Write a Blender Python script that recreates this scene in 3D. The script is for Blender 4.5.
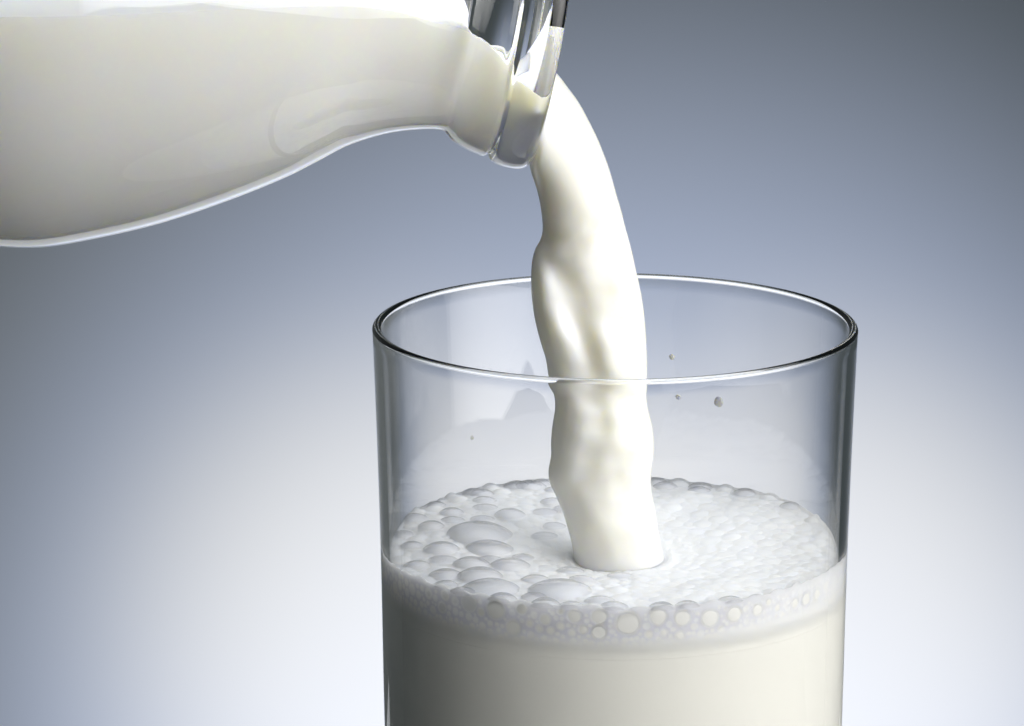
import bpy, bmesh, math, random
from mathutils import Vector, Matrix, noise
random.seed(7)
scene = bpy.context.scene
for o in list(bpy.data.objects):
    bpy.data.objects.remove(o)
COL = scene.collection
R = math.radians

# ------------------------------------------------------------------ camera
H = 0.130                       # height of the tumbler rim above the table
S = 0.075 / 484                 # metres per drawing unit in the rim's plane
F = 4800.0
D = S * F
PITCH = R(13.3)
right = Vector((1, 0, 0))
up = Vector((0, math.sin(PITCH), math.cos(PITCH)))
fwd = Vector((0, math.cos(PITCH), -math.sin(PITCH)))
CAM = Vector((0, 0, H)) - fwd * D - right * (103 * S) - up * (39.5 * S)
cam_d = bpy.data.cameras.new('camera')
cam_d.sensor_width = 36
cam_d.lens = F * 36 / 1024
cam_d.clip_start = 0.02
cam_d.clip_end = 50
cam = bpy.data.objects.new('camera', cam_d)
COL.objects.link(cam)
cam.location = CAM
cam.rotation_euler = (math.pi / 2 - PITCH, 0, 0)
scene.camera = cam

def ray(px, py):
    return fwd + right * ((px - 512) / F) + up * ((363 - py) / F)
def P(px, py, y=0.0):            # point of the upright plane at depth y
    d = ray(px, py)
    return CAM + d * ((y - CAM.y) / d.y)
def PZ(px, py, z):               # point of the level plane at height z
    d = ray(px, py)
    return CAM + d * ((z - CAM.z) / d.z)

# ------------------------------------------------------------------ world, lamps, exposure
w = bpy.data.worlds.new('World')
scene.world = w
w.use_nodes = True
bg = w.node_tree.nodes['Background']
bg.inputs[0].default_value = (0.72, 0.85, 0.90, 1)
bg.inputs[1].default_value = 0.09

def aim(o, target):
    o.rotation_euler = (Vector(target) - o.location).to_track_quat('-Z', 'Y').to_euler()
def area(name, loc, target, sx, sy, power, color, spread=180):
    l = bpy.data.lights.new(name, 'AREA')
    l.shape = 'RECTANGLE'; l.size = sx; l.size_y = sy
    l.energy = power; l.color = color
    l.spread = R(spread)
    o = bpy.data.objects.new(name, l); COL.objects.link(o)
    o.location = loc; aim(o, target)
    return o
def spot(name, loc, target, cone, power, color, radius=0.05, blend=1.0):
    l = bpy.data.lights.new(name, 'SPOT')
    l.spot_size = R(cone); l.spot_blend = blend
    l.energy = power; l.color = color; l.shadow_soft_size = radius
    o = bpy.data.objects.new(name, l); COL.objects.link(o)
    o.location = loc; aim(o, target)
    return o
TGT = (0, 0, 0.10)
area('key_softbox', (0.49, -0.31, 0.25), (0.03, 0, 0.11), 0.95, 0.85, 4.0, (1.0, 0.99, 0.97), 95)
area('top_softbox', (0.20, 0.10, 0.92), (0, 0, 0.10), 1.20, 0.95, 3.0, (0.91, 0.95, 1.0), 95)
area('under_light', (-0.05, 0.85, -0.36), (-0.05, 0.0, 0.13), 0.90, 0.26, 0.24, (0.93, 0.96, 1.0), 120)  # added lamp out of view, brightens the bottle's lower edge and the rim
BACK = 2.20
PB = lambda px, py: P(px, py, BACK)
spot('backdrop_spot_left', (-0.05, 1.1, -0.58), PB(425, 640), 26, 18.5, (1.0, 0.78, 0.28), 0.05)
spot('backdrop_spot_right', (0.15, 1.1, -0.58), PB(805, 640), 26, 18.5, (1.0, 0.78, 0.28), 0.05)
spot('backdrop_wash', (0.05, 1.1, -1.05), PB(630, 800), 50, 66.0, (0.645, 0.725, 0.99), 0.05)

scene.view_settings.view_transform = 'Standard'
scene.view_settings.look = 'None'
scene.view_settings.exposure = 0
scene.view_settings.gamma = 1
scene.render.engine = 'CYCLES'
cy = scene.cycles
cy.use_denoising = True
try:
    cy.denoiser = 'OPENIMAGEDENOISE'
    cy.denoising_input_passes = 'RGB_ALBEDO_NORMAL'
except Exception:
    pass
cy.max_bounces = 28
cy.diffuse_bounces = 10
cy.glossy_bounces = 10
cy.transmission_bounces = 20
cy.transparent_max_bounces = 32
cy.caustics_reflective = True
cy.caustics_refractive = True
cy.blur_glossy = 0.3
cy.sample_clamp_indirect = 6.0

# ------------------------------------------------------------------ helpers
def tag(o, label=None, cat=None, group=None, kind=None):
    if label: o['label'] = label
    if cat: o['category'] = cat
    if group: o['group'] = group
    if kind: o['kind'] = kind
    return o
def mesh_obj(name, verts, faces, mat, parent=None, smooth=True):
    me = bpy.data.meshes.new(name)
    me.from_pydata([tuple(v) for v in verts], [], faces)
    me.validate()
    bm = bmesh.new(); bm.from_mesh(me)
    bmesh.ops.recalc_face_normals(bm, faces=bm.faces)
    bm.to_mesh(me); bm.free()
    if smooth:
        me.polygons.foreach_set('use_smooth', [True] * len(me.polygons))
        me.set_sharp_from_angle(angle=R(62))
    me.materials.append(mat)
    o = bpy.data.objects.new(name, me); COL.objects.link(o)
    if parent: o.parent = parent
    return o
def empty(name, loc):
    o = bpy.data.objects.new(name, None); COL.objects.link(o)
    o.location = loc; o.empty_display_size = 0.01
    return o
def lathe(profile, n=256):
    """closed revolve of (r, z); r == 0 gives a pole"""
    verts, rings = [], []
    for r, z in profile:
        if r <= 1e-9:
            rings.append([len(verts)]); verts.append((0, 0, z))
        else:
            rings.append(list(range(len(verts), len(verts) + n)))
            verts += [(r * math.cos(2 * math.pi * k / n), r * math.sin(2 * math.pi * k / n), z) for k in range(n)]
    faces = []
    m = len(rings)
    for i in range(m - 1):
        a, b = rings[i], rings[i + 1]
        for k in range(n):
            k2 = (k + 1) % n
            if len(a) == 1 and len(b) == 1: continue
            if len(a) == 1: faces.append((a[0], b[k], b[k2]))
            elif len(b) == 1: faces.append((a[k], b[0], a[k2]))
            else: faces.append((a[k], b[k], b[k2], a[k2]))
    return verts, faces
def interp(tab, x):
    """smooth (Catmull-Rom style) lookup in a sorted table of (x, y)"""
    if x <= tab[0][0]: return tab[0][1]
    if x >= tab[-1][0]: return tab[-1][1]
    for i in range(len(tab) - 1):
        if tab[i][0] <= x <= tab[i + 1][0]:
            x0, y0 = tab[i]; x1, y1 = tab[i + 1]
            def slope(j):
                if j <= 0 or j >= len(tab) - 1:
                    j0 = max(0, j - 1); j1 = min(len(tab) - 1, j + 1)
                else: j0, j1 = j - 1, j + 1
                return (tab[j1][1] - tab[j0][1]) / (tab[j1][0] - tab[j0][0])
            h = x1 - x0; t = (x - x0) / h
            m0, m1 = slope(i) * h, slope(i + 1) * h
            return ((2*t**3 - 3*t*t + 1) * y0 + (t**3 - 2*t*t + t) * m0 + (-2*t**3 + 3*t*t) * y1 + (t**3 - t*t) * m1)
def sstep(a, b, x):
    t = max(0.0, min(1.0, (x - a) / (b - a)))
    return t * t * (3 - 2 * t)

# ------------------------------------------------------------------ materials
def new_mat(name):
    m = bpy.data.materials.new(name); m.use_nodes = True
    nt = m.node_tree
    return m, nt, nt.nodes['Principled BSDF']
def noise_node(nt, scale, detail=3, coord='Object'):
    tc = nt.nodes.new('ShaderNodeTexCoord')
    n = nt.nodes.new('ShaderNodeTexNoise'); n.inputs['Scale'].default_value = scale
    n.inputs['Detail'].default_value = detail
    nt.links.new(tc.outputs[coord], n.inputs['Vector'])
    return n
def ramp_mix(nt, fac, c0, c1):
    r = nt.nodes.new('ShaderNodeValToRGB')
    r.color_ramp.elements[0].color = (*c0, 1); r.color_ramp.elements[1].color = (*c1, 1)
    nt.links.new(fac, r.inputs[0])
    return r
def fade_scatter(nt, b, z0, z1):
    tc = nt.nodes.new('ShaderNodeTexCoord'); sp = nt.nodes.new('ShaderNodeSeparateXYZ')
    nt.links.new(tc.outputs['Object'], sp.inputs[0])
    q = nt.nodes.new('ShaderNodeMapRange')
    q.inputs['From Min'].default_value = z0; q.inputs['From Max'].default_value = z1
    nt.links.new(sp.outputs['Z'], q.inputs['Value'])
    nt.links.new(q.outputs[0], b.inputs['Subsurface Weight'])
def milk_material(name, spec, rough, scale, col=(0.935, 0.927, 0.885)):
    m, nt, b = new_mat(name)
    n = noise_node(nt, 60, 2)
    r = ramp_mix(nt, n.outputs['Fac'], tuple(c * 0.985 for c in col), col)
    nt.links.new(r.outputs[0], b.inputs['Base Color'])
    b.inputs['Subsurface Weight'].default_value = 1.0
    b.inputs['Subsurface Radius'].default_value = (1.0, 0.88, 0.38)
    b.inputs['Subsurface Scale'].default_value = scale
    b.inputs['Roughness'].default_value = rough
    b.inputs['IOR'].default_value = 1.35
    b.inputs['Specular IOR Level'].default_value = spec
    return m
MILK_WET = milk_material('milk_stream_liquid', 0.5, 0.22, 0.0045, (0.885, 0.87, 0.81))
MILK_WET.node_tree.nodes['Principled BSDF'].inputs['Subsurface Radius'].default_value = (1.0, 0.92, 0.6)
MILK_IN = milk_material('milk_against_glass', 0.0, 0.5, 0.0028)
DEEP = -0.0078
FROTH_Z = P(615, 546.5).z - H
MILK_BOTTLE = milk_material('milk_in_bottle', 0.0, 0.5, 0.006, (0.885, 0.886, 0.868))
MILK_GLASS = milk_material('milk_in_tumbler', 0.0, 0.5, 0.006, (0.935, 0.925, 0.87))
MILK_GLASS.node_tree.nodes['Principled BSDF'].inputs['Subsurface Weight'].default_value = 0.0

def glass_material(name, tint, ior=1.5, density=0.0):
    m, nt, b = new_mat(name)
    b.inputs['Base Color'].default_value = (1, 1, 1, 1)
    b.inputs['Transmission Weight'].default_value = 1.0
    b.inputs['IOR'].default_value = ior
    n = noise_node(nt, 25, 2)
    mr = nt.nodes.new('ShaderNodeMapRange')
    mr.inputs['To Min'].default_value = 0.0; mr.inputs['To Max'].default_value = 0.012
    nt.links.new(n.outputs['Fac'], mr.inputs['Value'])
    nt.links.new(mr.outputs[0], b.inputs['Roughness'])
    if density:
        v = nt.nodes.new('ShaderNodeVolumeAbsorption')
        v.inputs['Color'].default_value = (*tint, 1); v.inputs['Density'].default_value = density
        nt.links.new(v.outputs[0], nt.nodes['Material Output'].inputs['Volume'])
    return m
GLASS = glass_material('clear_tumbler_glass', (0.80, 0.95, 0.93), 1.44)
BOTTLE_GLASS = glass_material('clear_bottle_glass', (0.80, 0.95, 0.93), 1.5)
BUMPY = None

def foam_material():
    m, nt, b = new_mat('milk_froth')
    tc = nt.nodes.new('ShaderNodeTexCoord')
    sep = nt.nodes.new('ShaderNodeSeparateXYZ')
    nt.links.new(tc.outputs['Object'], sep.inputs[0])
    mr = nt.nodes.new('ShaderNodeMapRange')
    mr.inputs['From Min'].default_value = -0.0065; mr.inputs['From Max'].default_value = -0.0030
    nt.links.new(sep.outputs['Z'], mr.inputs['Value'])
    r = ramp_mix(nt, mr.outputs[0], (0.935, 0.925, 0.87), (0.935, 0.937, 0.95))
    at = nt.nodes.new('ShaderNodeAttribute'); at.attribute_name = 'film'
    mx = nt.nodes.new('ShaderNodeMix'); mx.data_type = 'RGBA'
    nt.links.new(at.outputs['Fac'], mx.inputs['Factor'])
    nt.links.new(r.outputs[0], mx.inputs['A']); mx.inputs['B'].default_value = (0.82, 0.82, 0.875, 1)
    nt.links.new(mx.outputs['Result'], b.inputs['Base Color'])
    fade_scatter(nt, b, DEEP + 0.0005, DEEP + 0.003)
    b.inputs['Subsurface Radius'].default_value = (1.0, 0.95, 0.85)
    b.inputs['Subsurface Scale'].default_value = 0.0048
    b.inputs['Roughness'].default_value = 0.35
    b.inputs['IOR'].default_value = 1.3
    b.inputs['Specular IOR Level'].default_value = 0.05
    return m
FOAM = foam_material()

def film_material(name, centre, edge_col, tint):
    """thin milky film: see-through face on, denser where it is seen edge on"""
    m, nt, b = new_mat(name)
    nt.nodes.remove(b)
    out = nt.nodes['Material Output']
    tr = nt.nodes.new('ShaderNodeBsdfTransparent'); tr.inputs[0].default_value = (0.99, 0.99, 1.0, 1)
    df = nt.nodes.new('ShaderNodeBsdfDiffuse'); df.inputs[0].default_value = (*tint, 1)
    tl = nt.nodes.new('ShaderNodeBsdfTranslucent'); tl.inputs[0].default_value = (*tint, 1)
    a = nt.nodes.new('ShaderNodeMixShader'); a.inputs[0].default_value = 0.45
    nt.links.new(df.outputs[0], a.inputs[1]); nt.links.new(tl.outputs[0], a.inputs[2])
    lw = nt.nodes.new('ShaderNodeLayerWeight'); lw.inputs[0].default_value = 0.35
    mr = nt.nodes.new('ShaderNodeMapRange')
    mr.inputs['To Min'].default_value = centre; mr.inputs['To Max'].default_value = edge_col
    pw = nt.nodes.new('ShaderNodeMath'); pw.operation = 'POWER'; pw.inputs[1].default_value = 4.5
    nt.links.new(lw.outputs['Facing'], pw.inputs[0])
    nt.links.new(pw.outputs[0], mr.inputs['Value'])
    mx = nt.nodes.new('ShaderNodeMixShader')
    nt.links.new(mr.outputs[0], mx.inputs[0]); nt.links.new(tr.outputs[0], mx.inputs[1]); nt.links.new(a.outputs[0], mx.inputs[2])
    gl = nt.nodes.new('ShaderNodeBsdfGlossy'); gl.inputs['Roughness'].default_value = 0.12
    fr = nt.nodes.new('ShaderNodeFresnel'); fr.inputs[0].default_value = 1.33
    mx2 = nt.nodes.new('ShaderNodeMixShader')
    nt.links.new(fr.outputs[0], mx2.inputs[0]); nt.links.new(mx.outputs[0], mx2.inputs[1]); nt.links.new(gl.outputs[0], mx2.inputs[2])
    nt.links.new(mx2.outputs[0], out.inputs['Surface'])
    return m
FILM = film_material('bubble_film', 0.10, 0.75, (0.95, 0.95, 0.98))
BUBBLE = milk_material('bubble_against_glass', 0.0, 0.5, 0.002, (0.955, 0.95, 0.915))
BUBBLE.node_tree.nodes['Principled BSDF'].inputs['Subsurface Weight'].default_value = 0.0

m, nt, b = new_mat('backdrop_paper')
n = noise_node(nt, 2.0, 3)
r = ramp_mix(nt, n.outputs['Fac'], (0.788, 0.808, 0.806), (0.798, 0.818, 0.816))
nt.links.new(r.outputs[0], b.inputs['Base Color'])
b.inputs['Roughness'].default_value = 0.95; b.inputs['Specular IOR Level'].default_value = 0.0
PAPER = m
m, nt, b = new_mat('dark_table_top')
n = noise_node(nt, 30, 4)
r = ramp_mix(nt, n.outputs['Fac'], (0.018, 0.018, 0.019), (0.028, 0.028, 0.030))
nt.links.new(r.outputs[0], b.inputs['Base Color'])
b.inputs['Roughness'].default_value = 0.7
TABLE = m

# ------------------------------------------------------------------ setting: backdrop and table (below the frame)
def box(name, lo, hi, mat, bev=0.0):
    bm = bmesh.new(); bmesh.ops.create_cube(bm, size=1)
    for v in bm.verts:
        v.co = Vector([(lo[i] + hi[i]) / 2 + v.co[i] * (hi[i] - lo[i]) for i in range(3)])
    if bev: bmesh.ops.bevel(bm, geom=bm.edges[:], offset=bev, segments=3, affect='EDGES')
    me = bpy.data.meshes.new(name); bm.to_mesh(me); bm.free()
    me.materials.append(mat)
    o = bpy.data.objects.new(name, me); COL.objects.link(o); return o
tag(box('backdrop', (-2.6, BACK, -1.9), (2.6, BACK + 0.01, 1.6), PAPER), kind='structure')
tag(box('table', (-0.45, -0.45, -0.03), (0.45, 0.06, 0.0), TABLE, 0.004), kind='structure')

# ------------------------------------------------------------------ tumbler
Ro = [(-0.130, 0.0335), (-0.10, 0.03515), (-0.065, 0.0361), (-0.036, 0.03655), (-0.015, 0.03710), (-0.002, 0.03755), (0, 0.03765)]
def rout(dz): return interp(Ro, dz)
WALL = 0.0014
def rin(dz): return rout(dz) - WALL - max(0, -dz - 0.06) * 0.006
FLOOR = -0.118
prof = [(0, -0.130)]
prof += [(0.031, -0.130), (0.0328, -0.1295)]
k = 0
N = 60
for i in range(N + 1):
    dz = -0.128 + (0.128 - 0.0008) * i / N
    prof.append((rout(dz), dz))
rc = rout(-0.0008) - WALL / 2           # rounded, slightly beaded rim
for i in range(1, 12):
    a = math.pi * i / 12
    prof.append((rc + (WALL / 2 + 0.00004) * math.cos(a), -0.0008 + 0.00078 * math.sin(a)))
for i in range(N + 1):
    dz = -0.0008 + (FLOOR + 0.003 + 0.0008) * i / N
    prof.append((rin(dz), dz))
rb_ = rin(FLOOR + 0.003)
for i in range(1, 7):
    a = math.pi / 2 * i / 6
    prof.append((rb_ - 0.003 * (1 - math.cos(a)), FLOOR + 0.003 - 0.003 * math.sin(a)))
prof.append((0, FLOOR))
v, f = lathe(prof, 320)
tumbler = mesh_obj('drinking_glass', [(x, y, z) for x, y, z in v], f, GLASS)
tumbler.location = (0, 0, H)
tag(tumbler, 'tall clear straight sided drinking glass half filled with frothy milk', 'glass')

# ------------------------------------------------------------------ milk in the tumbler
LEVEL = P(615, 546.5).z - H                # froth line, relative to the rim
MILK_TOP = LEVEL + DEEP - 0.00002
prof = [(0, FLOOR - 0.00006), (rin(FLOOR + 0.003) - 0.003, FLOOR - 0.00006)]
for i in range(1, 7):
    a = math.pi / 2 * i / 6
    prof.append((rb_ - 0.003 * (1 - math.sin(a)) + 0.00006, FLOOR + 0.003 - 0.003 * math.cos(a)))
for i in range(1, 41):
    dz = FLOOR + 0.003 + (MILK_TOP - FLOOR - 0.003) * i / 40
    prof.append((rin(dz) + 0.00006, dz))
prof.append((0, MILK_TOP))
v, f = lathe(prof, 256)
glass_milk = mesh_obj('milk', v, f, MILK_GLASS)
glass_milk.location = (0, 0, H)
tag(glass_milk, 'creamy white milk standing in the drinking glass below its froth', 'milk')

# ------------------------------------------------------------------ froth
froth = empty('milk_froth', (0, 0, H + LEVEL))
tag(froth, 'bubbly white froth floating on the milk inside the drinking glass', 'froth')
ZL = H + LEVEL
RW = rin(LEVEL)
land = P(619, 556)                   # where the stream meets the surface
def base_h(x, y):
    r = math.hypot(x, y); th = math.atan2(y, x)
    rw = r / RW
    h = 0.0
    back = sstep(-0.1, 0.9, y / RW)
    left = sstep(0.2, 0.9, -x / RW)
    h += 0.0018 * sstep(-0.3, 0.6, y / RW)
    h += 0.0008 * left * sstep(1.0, 0.7, rw)
    d = math.hypot(x - land.x, (y - land.y))
    h -= 0.0027 * math.exp(-(d / 0.0135) ** 2)
    h += 0.00022 * math.sin(d * 2400 + 2 * noise.noise(Vector((x * 200, y * 200, 0)))) * math.exp(-(d / 0.010) ** 2)
    h += 0.0004 * sstep(0.985, 1.0, rw)   # creep up the wall
    h += 0.0005 * noise.noise(Vector((x * 120, y * 120, 3.1)))
    return h
bub = []                                  # x, y, radius, cap height factor
def dome(px, py, wpx, hf=0.5):
    p = PZ(px, py, ZL + 0.0006)
    q = math.hypot(p.x, p.y); lim = RW - wpx * 0.5 * S * 0.9
    if q > lim: p = p * (lim / q)
    bub.append((p.x, p.y, wpx * 0.5 * S, hf * 0.72))
for q in [(477, 536, 70, .44), (488, 547, 50, .42), (442, 550, 36, .5), (472, 562, 36, .5), (510, 562, 40, .45), (481, 574, 44, .5),
          (492, 585, 56, .42), (448, 573, 33, .5), (560, 586, 62, .40), (509, 521, 32, .5), (521, 489, 34, .5), (420, 562, 26, .5),
          (412, 545, 24, .5), (430, 532, 28, .5), (450, 520, 26, .5), (480, 502, 26, .5), (456, 508, 22, .5), (500, 500, 22, .5),
          (438, 583, 24, .5), (462, 586, 20, .5), (536, 576, 30, .45), (535, 592, 26, .45), (600, 597, 30, .4), (402, 556, 20, .5),
          (666, 492, 26, .45), (700, 497, 24, .4), (432, 516, 22, .5), (400, 566, 16, .5), (415, 575, 18, .5)]:
    dome(*q)
for px_, w_ in ((541, 24), (516, 30), (490, 22), (470, 26), (449, 20), (430, 24), (413, 18), (664, 26), (688, 22), (711, 26), (736, 20), (757, 26), (781, 22), (803, 24), (824, 20)):
    x_ = (px_ - 615) * S; r_ = w_ * 0.5 * S
    bub.append((x_, math.sqrt(max(0, (RW - r_ * 0.55) ** 2 - x_ * x_)), r_, 0.34))
for px_, w_ in ((404, 14), (417, 18), (432, 22), (450, 18), (467, 26), (488, 20), (505, 28), (527, 22), (546, 30), (571, 24), (592, 20), (611, 28), (636, 22), (657, 26), (682, 24), (704, 20), (724, 24), (746, 18), (765, 20), (786, 16)):
    x_ = (px_ - 616) * S; r_ = w_ * 0.5 * S
    bub.append((x_, -math.sqrt(max(0, (RW - r_ * random.uniform(0.25, 0.7)) ** 2 - x_ * x_)), r_, random.uniform(0.28, 0.46)))
cell = {}
def ok_at(x, y, r, lim):
    kx, ky = int(x // 0.004), int(y // 0.004)
    for i in range(kx - 2, kx + 3):
        for j in range(ky - 2, ky + 3):
            for (bx, by, br) in cell.get((i, j), ()):
                if math.hypot(bx - x, by - y) < (br + r) * lim: return False
    return True
def put(x, y, r):
    cell.setdefault((int(x // 0.004), int(y // 0.004)), []).append((x, y, r))
for bx, by, br, _ in bub: put(bx, by, br)
for rad, tries in ((0.0019, 900), (0.0015, 2500), (0.0011, 7000), (0.0008, 16000), (0.00055, 26000)):
    for _ in range(tries):
        a = random.random() * 2 * math.pi; rr = RW * math.sqrt(random.random()) * 0.992
        x, y = rr * math.cos(a), rr * math.sin(a)
        r = rad * random.uniform(0.82, 1.2)
        if x > 0.001 and r > 0.0017: continue
        if rr + r * 0.35 > RW: continue
        d = math.hypot(x - land.x, y - land.y)
        if d < 0.0080 or (d < 0.013 and r > 0.0009): continue
        if ok_at(x, y, r, 0.86):
            put(x, y, r); bub.append((x, y, r, random.uniform(0.17, 0.28) if x < 0.003 else random.uniform(0.10, 0.19)))
bub.sort(key=lambda q: -q[2])
# largest, and in sight, become parts of their own
n_top = 64
big = bub[:n_top]; rest = bub[n_top:]
grid = {}
for (x, y, r, hf) in rest + [(x, y, r * 0.95, hf * 0.42) for (x, y, r, hf) in big]:
    kr = int(math.ceil(r / 0.002)) + 1
    for i in range(int(x // 0.002) - kr, int(x // 0.002) + kr + 1):
        for j in range(int(y // 0.002) - kr, int(y // 0.002) + kr + 1):
            grid.setdefault((i, j), []).append((x, y, r, hf))
def cap_h(x, y, sx, sy, r, hf):
    d2 = (x - sx) ** 2 + (y - sy) ** 2
    hh = r * hf
    Rs = (r * r + hh * hh) / (2 * hh)
    if d2 > r * r: return 0.0
    return math.sqrt(Rs * Rs - d2) - (Rs - hh)
def surf(x, y):
    h = 0.0
    for (bx, by, br, hf) in grid.get((int(x // 0.002), int(y // 0.002)), ()):
        c = cap_h(x, y, bx, by, br, hf)
        if c > h: h = c
    return base_h(x, y) + h
# bubbles pressed against the near wall: angle, height, radius
wall_b = []
def wallb(px, py, rpx):
    x = (px - 616) / 229.0 * RW / 1.0 * 0.995
    x = max(-RW * 0.985, min(RW * 0.985, x))
    th = math.asin(x / RW)                     # 0 faces the camera
    y = -RW * math.cos(th)
    z = P(px, py, y).z - ZL
    rpx *= random.uniform(0.82, 1.12); z += random.uniform(-1.5, 1.0) * S
    wall_b.append((th, min(z, -rpx * S * 0.85 + 0.0003), rpx * S))
for q in [(471, 596, 12), (497, 607, 12), (448, 594, 8), (432, 593, 7), (514, 626, 8.5), (545, 619, 8.5), (522, 606, 8), (625, 622, 13),
          (654, 616, 10), (678, 617, 10), (705, 616, 10), (729, 613, 9), (597, 632, 8), (597, 614, 9), (573, 615, 8), (645, 634, 6), (660, 632, 6),
          (676, 635, 6), (416, 589, 6), (404, 583, 5), (395, 577, 4), (471, 615, 5), (484, 624, 4), (458, 611, 4), (436, 609, 5), (447, 622, 4),
          (425, 604, 4), (530, 621, 4.5), (531, 633, 5), (544, 637, 4), (560, 626, 5), (571, 632, 5), (560, 610, 5), (752, 609, 8), (772, 606, 6), (790, 602, 6),
          (555, 640, 3.5), (500, 628, 3), (480, 634, 3), (510, 640, 3), (612, 640, 4), (696, 632, 5), (716, 630, 5), (584, 641, 3.5)]:
    wallb(*q)
for rad, tries in ((0.0014, 160), (0.0010, 700), (0.00075, 1500), (0.0005, 4500), (0.00035, 6000)):
    for _ in range(tries):
        th = random.uniform(-1.5, 1.5); r = rad * random.uniform(0.75, 1.2)
        x = math.sin(th) * RW
        bright = sstep(0.3, 0.75, x / RW)
        depth = random.random() ** (0.7 if r > 0.0006 else 0.9)
        lo = -0.0002 - r; hi = -0.0058 + 0.0022 * bright + 0.001 * sstep(-0.5, -1.0, x / RW)
        z = lo + (hi - lo) * depth * (0.55 if r > 0.0006 else 1)
        if all(math.hypot((th - t2) * RW, z - z2) > (r + r2) * 0.96 for t2, z2, r2 in wall_b):
            wall_b.append((th, z, r))
def dent(th, z):
    d = 0.0
    for (t2, z2, r2) in wall_b:
        dx = (th - t2) * RW; dz = z - z2
        q = dx * dx + dz * dz
        if q < r2 * r2:
            d = max(d, 0.10 * r2 * (1 - q / (r2 * r2)) * sstep(1.15, 0.85, abs(th)) * sstep(-0.0068, -0.003, z))
    return d
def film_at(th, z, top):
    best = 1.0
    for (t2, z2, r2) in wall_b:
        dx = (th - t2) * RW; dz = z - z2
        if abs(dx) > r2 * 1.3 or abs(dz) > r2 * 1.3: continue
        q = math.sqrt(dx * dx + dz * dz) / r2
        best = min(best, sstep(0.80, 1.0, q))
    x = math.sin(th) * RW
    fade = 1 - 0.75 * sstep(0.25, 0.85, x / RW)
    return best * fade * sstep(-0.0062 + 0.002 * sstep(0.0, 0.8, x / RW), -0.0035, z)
film = {}
# froth mass: polar sheet on top, wall skirt with the hollows of the bubbles
NT, NR = 1200, 260
verts = [(0, 0, surf(0, 0))]
rings = []
for i in range(1, NR + 1):
    rr = RW * (i / NR) ** 0.9
    ring = []
    for k in range(NT):
        a = 2 * math.pi * k / NT
        x, y = rr * math.cos(a), rr * math.sin(a)
        ring.append(len(verts))
        verts.append((x, y, surf(x * 0.9985, y * 0.9985)))
    rings.append(ring)
edge_z = [verts[j][2] for j in rings[-1]]
NS = 60
DEEP = -0.0078
FT = [math.atan2(math.cos(0), 1)]
for i in range(0, NS + 1):
    ring = []
    for k in range(NT):
        a = 2 * math.pi * k / NT
        th = a + math.pi / 2                    # 0 faces -y
        while th > math.pi: th -= 2 * math.pi
        top = edge_z[k]
        z = top + (DEEP - top) * (i / NS)
        r0 = rin(LEVEL + z) + 0.00007
        dd = dent(th, z) if abs(th) < 1.56 else 0
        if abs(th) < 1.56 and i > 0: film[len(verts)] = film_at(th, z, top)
        rr = r0 - dd
        ring.append(len(verts)); verts.append((rr * math.cos(a), rr * math.sin(a), z))
    rings.append(ring)
bc = len(verts); verts.append((0, 0, DEEP))
faces = [(0, rings[0][k], rings[0][(k + 1) % NT]) for k in range(NT)]
for i in range(len(rings) - 1):
    A, B = rings[i], rings[i + 1]
    faces += [(A[k], B[k], B[(k + 1) % NT], A[(k + 1) % NT]) for k in range(NT)]
L = rings[-1]
faces += [(L[k], bc, L[(k + 1) % NT]) for k in range(NT)]
mass = mesh_obj('bubble_mass', verts, faces, FOAM, froth)
tag(mass, kind='stuff')
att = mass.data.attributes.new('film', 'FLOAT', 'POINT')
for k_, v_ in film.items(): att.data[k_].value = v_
# large domes as their own thin shells
def dome_mesh(r, hf, n=40, m=12):
    hh = r * hf; Rs = (r * r + hh * hh) / (2 * hh)
    amax = math.asin(min(1, r / Rs)) if hh <= r else math.pi / 2
    vs = [(0, 0, hh)]; fs = []
    for i in range(1, m + 1):
        a = amax * i / m
        for k in range(n):
            t = 2 * math.pi * k / n
            vs.append((Rs * math.sin(a) * math.cos(t), Rs * math.sin(a) * math.sin(t), Rs * math.cos(a) - (Rs - hh)))
    fs += [(0, 1 + k, 1 + (k + 1) % n) for k in range(n)]
    for i in range(m - 1):
        o1, o2 = 1 + i * n, 1 + (i + 1) * n
        fs += [(o1 + k, o2 + k, o2 + (k + 1) % n, o1 + (k + 1) % n) for k in range(n)]
    return vs, fs
for (x, y, r, hf) in big:
    vs, fs = dome_mesh(r * 1.04, min(1.0, hf * 1.08))
    o = mesh_obj('bubble', vs, fs, FILM, froth)
    o.location = (x, y, base_h(x, y) + 0.00005)
# bubbles pressed on the glass: flattened lens shells standing in their hollows
wall_b.sort(key=lambda q: -q[2])
for (th, z, r) in [q for q in wall_b if -0.62 < q[0] < 1.1][:30]:
    vs, fs = dome_mesh(r * 0.72, 0.06, 28, 8)
    o = mesh_obj('bubble', vs + [(0, 0, -r * 0.1)], fs + [(len(vs), len(vs) - 28 + (k + 1) % 28, len(vs) - 28 + k) for k in range(28)], BUBBLE, froth)
    rr = rin(LEVEL + z) + 0.00002 - r * 0.025
    o.location = (rr * math.sin(th), -rr * math.cos(th), z)
    o.rotation_euler = (math.pi / 2, 0, th)

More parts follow.
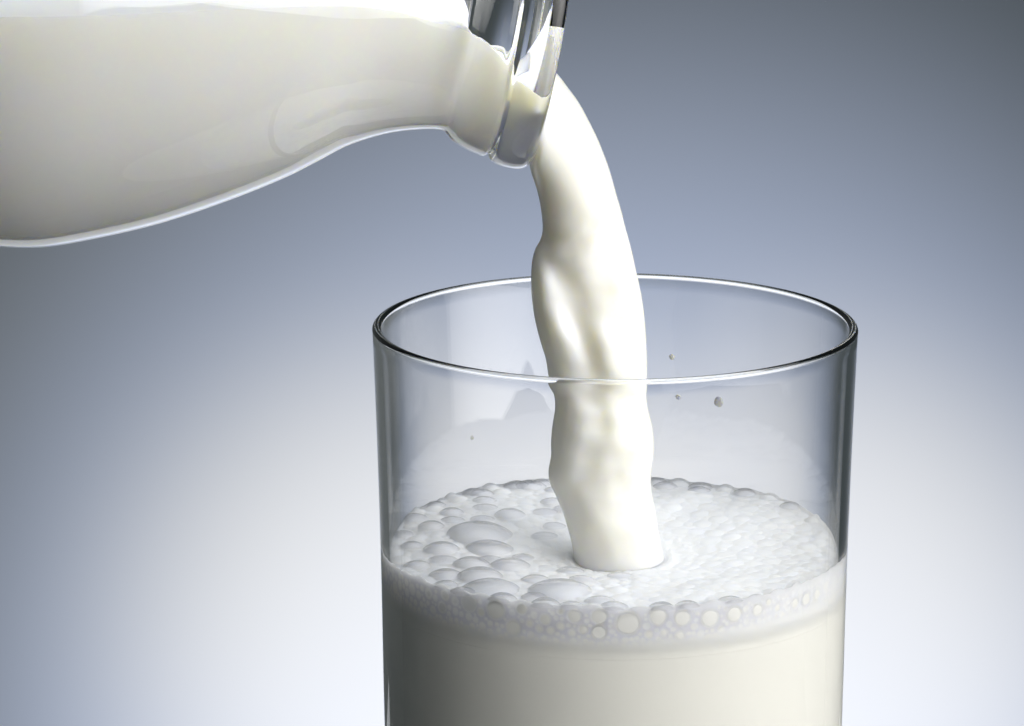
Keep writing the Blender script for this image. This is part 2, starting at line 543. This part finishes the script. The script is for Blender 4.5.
# ------------------------------------------------------------------ bottle
LIP = P(544, 18)
TILT = R(9.9); YAW = R(-3.5)
ua = Vector((math.cos(TILT) * math.cos(YAW), -math.cos(TILT) * math.sin(YAW), -math.sin(TILT)))
ya = Vector((math.sin(YAW), math.cos(YAW), 0))         # depth direction
na = ua.cross(ya)                                       # across
if na.z > 0: na = -na                                   # na points down
BM = Matrix(((ya.x, na.x, ua.x, LIP.x), (ya.y, na.y, ua.y, LIP.y), (ya.z, na.z, ua.z, LIP.z), (0, 0, 0, 1)))
if BM.to_3x3().determinant() < 0:
    BM = Matrix(((-ya.x, na.x, ua.x, LIP.x), (-ya.y, na.y, ua.y, LIP.y), (-ya.z, na.z, ua.z, LIP.z), (0, 0, 0, 1)))
# (axial, outer radius) in drawing units; 0 = lip plane
BO = [(-1380, 296), (-1340, 308), (-900, 309), (-600, 309), (-506, 307), (-456, 301), (-411, 287), (-344, 260), (-282, 228), (-227, 195), (-194, 171), (-174, 156),
      (-150, 143), (-128, 134), (-104, 127.5), (-86, 124.5), (-80, 125.5), (-76, 129), (-70, 133.5), (-58, 138.5), (-45, 142), (-38, 143.6), (-36.2, 142.0), (-34, 139.5), (-31.8, 142.5), (-30, 146),
      (-22, 149.4), (-11, 151), (-2, 150.5), (3, 149)]
BI = [(-1345, 289), (-900, 290), (-600, 290), (-506, 289), (-456, 283), (-411, 269), (-344, 243), (-282, 212), (-227, 180), (-194, 157), (-174, 143),
      (-150, 130.5), (-128, 121), (-104, 111), (-80, 106), (-60, 102), (-40, 100), (-20, 101), (-8, 106), (0, 114)]
def bo(a): return interp(BO, a)
def bi(a): return interp(BI, a)
prof = [(0, -1368), (240, -1368), (270, -1384), (288, -1385), (297, -1376)]
def span(tab, a0, a1, extra):
    xs = sorted(set([a for a, _ in tab if a0 <= a <= a1] + extra))
    return xs
ao = [-1370 + 12 * i for i in range(3)] + [-1340 + 20 * i for i in range(37)] + [-600 + 6 * i for i in range(86)] + [-84 + 1.0 * i for i in range(85)]
ao = sorted(set(a for a in ao if a <= 0.5))
prof += [(bo(a), a) for a in ao if a > -1372]
prof += [(149, 2.5), (147, 5.5), (143, 7.6), (138, 8.2), (133, 7), (126, 5.0), (119, 2.6)]
ai = [a for a in ao if -1330 < a <= 0][::-1]
prof += [(bi(a), a) for a in ai]
prof += [(284, -1342), (272, -1350), (240, -1354), (0, -1350)]
v, f = lathe([(r * S, a * S) for r, a in prof], 288)
bottle = mesh_obj('milk_bottle', v, f, BOTTLE_GLASS)
bottle.matrix_world = BM
tag(bottle, 'clear glass milk bottle tipped over the drinking glass, pouring milk', 'bottle')

# milk lying in the bottle: cavity filled up to a surface that falls towards the mouth
SURF = [(-2000, -42), (0, -37), (200, -33), (300, -28), (350, -22), (400, -11), (430, 0), (460, 8), (490, 22), (520, 48), (549, 74), (575, 98)]
def level_at(a):
    px = 548 + a * math.cos(TILT)
    py = interp(SURF, px)
    p = P(max(px, -900), py)
    # across-coordinate (down positive) of that level at this station
    c = LIP + ua * (a * S)
    return (c.z - p.z) / max(1e-6, -na.z) / S
secs = []
NA, NC = 72, 30
aa = [-1344, -1335, -1320] + [-1300 + 25 * i for i in range(28)] + [-600 + 8 * i for i in range(66)] + [-72 + 4 * i for i in range(18)] + [-1.5]
verts = []; faces = []
for a in aa:
    rr = bi(a) + 0.45
    if a <= -1335: rr = bi(-1335) - (12 if a == -1344 else 3 if a == -1335 else 0)
    h = max(-rr * 0.98, min(rr * 0.98, level_at(a)))
    a0 = math.asin(h / rr)
    ring = []
    for k in range(NA + 1):              # arc below the surface
        t = a0 + (math.pi - 2 * a0) * k / NA
        ring.append((rr * math.cos(t), rr * math.sin(t)))
    half = rr * math.cos(a0)
    for k in range(1, NC):               # free surface with a small meniscus at each side
        q = -half + 2 * half * k / NC
        e = (half - abs(q))
        ring.append((q, h - 5.0 * math.exp(-e / 5.0) + 0.6 * math.sin(q * 0.05 + a * 0.02)))
    secs.append(len(verts))
    verts += [(x * S, y * S, a * S) for x, y in ring]
M = NA + 1 + NC - 1
for i in range(len(aa) - 1):
    s0, s1 = secs[i], secs[i + 1]
    faces += [(s0 + k, s1 + k, s1 + (k + 1) % M, s0 + (k + 1) % M) for k in range(M)]
faces.append(tuple(secs[0] + k for k in range(M))[::-1])
faces.append(tuple(secs[-1] + k for k in range(M)))
bm_ = mesh_obj('milk', verts, faces, MILK_BOTTLE)
bm_.matrix_world = BM
tag(bm_, 'white milk lying along the inside of the tipped bottle up to its mouth', 'milk')

# ------------------------------------------------------------------ falling stream
# inner (left) and outer (right) edge of the stream in drawing units, half depth
ST = [((512, 119), (524, 56), 92, 0), ((523, 131), (537, 66), 98, 0), ((530, 143), (549, 72), 100, 0), ((531, 154), (558, 77), 95, 0), ((529.5, 163), (567, 88), 88, 0), ((531, 171), (579, 104), 78, 0), ((533.5, 179), (588, 120), 69, 0),
      ((537, 190), (597, 138), 61, 0), ((540, 203), (604.5, 156), 55, .1), ((542, 218), (611, 175), 51, .3), ((542.5, 231), (616, 193), 48, .6), ((540, 241), (621, 210), 46, .9), ((535, 250), (625.5, 228), 45, 1), ((532, 262), (630.5, 246), 44, 1),
      ((531, 280), (636, 270), 43, 1), ((532, 300), (641, 293), 42, 1), ((535, 320), (644.5, 317), 42, 1), ((540, 340), (646.3, 340), 42, 1), ((545.5, 358), (647, 358), 41, 1),
      ((549, 378), (647, 378), 41, 1), ((554, 394), (646.5, 394), 40, 1), ((555, 408), (648, 408), 40, 1), ((552.5, 424), (652, 424), 39, 1), ((551, 440), (654, 440), 39, 1), ((551, 455), (653.7, 455), 39, 1), ((548.5, 470), (651.5, 470), 39, 1), ((550, 482), (651, 482), 39, .9),
      ((556, 495), (652.5, 495), 40, .8), ((563, 512), (655.5, 512), 40, .6), ((568, 528), (658, 528), 41, .4), ((572, 544), (661, 544), 41, .3), ((573, 555), (664, 555), 43, 0), ((573.5, 560), (666, 560), 45, 0), ((573, 565), (671, 565), 50, 0), ((568, 569.5), (683, 569.5), 60, 0), ((558, 575), (702, 575), 74, 0)]
def st_at(t):
    i = min(int(t), len(ST) - 2); u = t - i
    def cr(g):
        p0 = g(ST[max(0, i - 1)]); p1 = g(ST[i]); p2 = g(ST[i + 1]); p3 = g(ST[min(len(ST) - 1, i + 2)])
        return 0.5 * ((2 * p1) + (-p0 + p2) * u + (2*p0 - 5*p1 + 4*p2 - p3) * u * u + (-p0 + 3*p1 - 3*p2 + p3) * u ** 3)
    return ((cr(lambda s: s[0][0]), cr(lambda s: s[0][1])), (cr(lambda s: s[1][0]), cr(lambda s: s[1][1])), cr(lambda s: s[2]), cr(lambda s: s[3]))
# grooves: centre line position across the stream (0 left .. 1 right) against height, depth in units
def gauss(x, c, s): return math.exp(-((x - c) / s) ** 2)
GRV = [(200, .02), (240, .10), (262, .24), (285, .33), (310, .38), (330, .42), (350, .45), (375, .47), (392, .40), (420, .50), (445, .58), (470, .67), (500, .70)]
GDEP = [(205, 0), (240, 9), (262, 14), (300, 14), (325, 15), (348, 13), (372, 6), (392, 7), (420, 4), (460, 5), (485, 3), (515, 1), (560, 0)]
verts = []; faces = []; starts = []
NSEC, NTH = 300, 128
depth0 = 0.0
BMI = BM.inverted()
for i in range(NSEC + 1):
    t = (len(ST) - 1) * i / NSEC
    (lx, ly), (rx, ry), dep, wob = st_at(t)
    A = P(lx, ly); B = P(rx, ry)
    c = (A + B) / 2; ax = (B - A) / 2
    ymid = (ly + ry) / 2
    starts.append(len(verts))
    for k in range(NTH):
        th = 2 * math.pi * k / NTH
        ct, s_ = math.cos(th), math.sin(th)
        p = c + ax * ct + Vector((0, dep * S * s_, 0))
        if s_ < 0:      # the side the camera sees
            u = (ct + 1) / 2
            g = gauss(u, interp(GRV, ymid), 0.13 + 0.03 * math.sin(ymid * 0.05)) * 0.68 * interp(GDEP, ymid) if 200 < ymid < 565 else 0
            # broad soft hollows and swells
            g += wob * 9 * noise.noise(Vector((u * 1.9, ymid * 0.022, 4.2))) + wob * 4 * noise.noise(Vector((u * 4.0, ymid * 0.045, 8.2)))
            g -= wob * 8.0 * gauss(u, 0.12, 0.15) * gauss(ymid, 300, 55)
            g -= wob * 3.0 * gauss(u, 0.2, 0.15) * gauss(ymid, 435, 40)
            p.y += g * S * min(1.0, -s_ * 1.6)
        else:
            p.y += wob * 4 * S * noise.noise(Vector((ct * 1.6, ymid * 0.02, 9.2))) * s_
        if t < 3.2:      # keep inside the bore while still in the bottle
            q = BMI @ p
            a = q.z / S
            if a < 6:
                lim = (bi(min(a, 0)) - 0.6) * S
                rr = math.hypot(q.x, q.y)
                if rr > lim:
                    q.x *= lim / rr; q.y *= lim / rr
                    p = BM @ q
        verts.append(p)
for i in range(NSEC):
    s0, s1 = starts[i], starts[i + 1]
    faces += [(s0 + k, s1 + k, s1 + (k + 1) % NTH, s0 + (k + 1) % NTH) for k in range(NTH)]
faces.append(tuple(range(NTH))[::-1])
faces.append(tuple(starts[-1] + k for k in range(NTH)))
base = Vector((land.x, land.y, ZL))
stream = mesh_obj('milk_stream', [v_ - base for v_ in verts], faces, MILK_WET)
stream.location = base
tag(stream, 'thick rippled stream of milk falling from the bottle mouth into the glass', 'milk stream')

# ------------------------------------------------------------------ droplets on the glass
def droplet(px, py, rpx, label, back=True, mat=None):
    d = ray(px, py)
    # where the sight line meets the inner wall
    z_guess = -0.01
    for _ in range(4):
        rr = rin(z_guess)
        a_ = d.x ** 2 + d.y ** 2; b_ = 2 * (CAM.x * d.x + CAM.y * d.y); c_ = CAM.x ** 2 + CAM.y ** 2 - rr * rr
        disc = math.sqrt(max(0, b_ * b_ - 4 * a_ * c_))
        t_ = (-b_ + (disc if back else -disc)) / (2 * a_)
        p = CAM + d * t_; z_guess = p.z - H
    th = math.atan2(p.y, p.x)
    vs = []; fs = []
    n, m_ = 24, 8
    r = rpx * S
    vs.append((-r * 0.55, 0, 0))
    for i in range(1, m_ + 1):
        a = math.pi / 2 * i / m_
        for k in range(n):
            t = 2 * math.pi * k / n
            wob = 1 + 0.08 * math.sin(2 * t + px)
            vs.append((-r * 0.55 * math.cos(a), r * math.sin(a) * math.cos(t) * wob, r * math.sin(a) * math.sin(t)))
    fs += [(0, 1 + k, 1 + (k + 1) % n) for k in range(n)]
    for i in range(m_ - 1):
        o1, o2 = 1 + i * n, 1 + (i + 1) * n
        fs += [(o1 + k, o2 + k, o2 + (k + 1) % n, o1 + (k + 1) % n) for k in range(n)]
    fs.append(tuple(1 + (m_ - 1) * n + k for k in range(n)))
    o = mesh_obj('milk_droplet', vs, fs, mat or MILK_DROP)
    o.location = p + Vector((math.cos(th), math.sin(th), 0)) * 0.00002
    o.rotation_euler = (0, 0, th)
    tag(o, label, 'droplet', 'small droplets splashed on the inside of the glass')
MILK_DROP = milk_material('thin_milk_drop', 0.5, 0.2, 0.0004, (0.58, 0.59, 0.62))
droplet(672, 357, 3.2, 'tiny grey droplet just under the rear rim, right of the milk stream')
droplet(679, 396, 3.0, 'small droplet nearest the milk stream, just below the front rim line')
droplet(720, 401, 5.6, 'largest droplet on the glass wall, well right of the milk stream')
droplet(470, 437, 2.4, 'lone tiny droplet on the glass wall left of the milk stream')
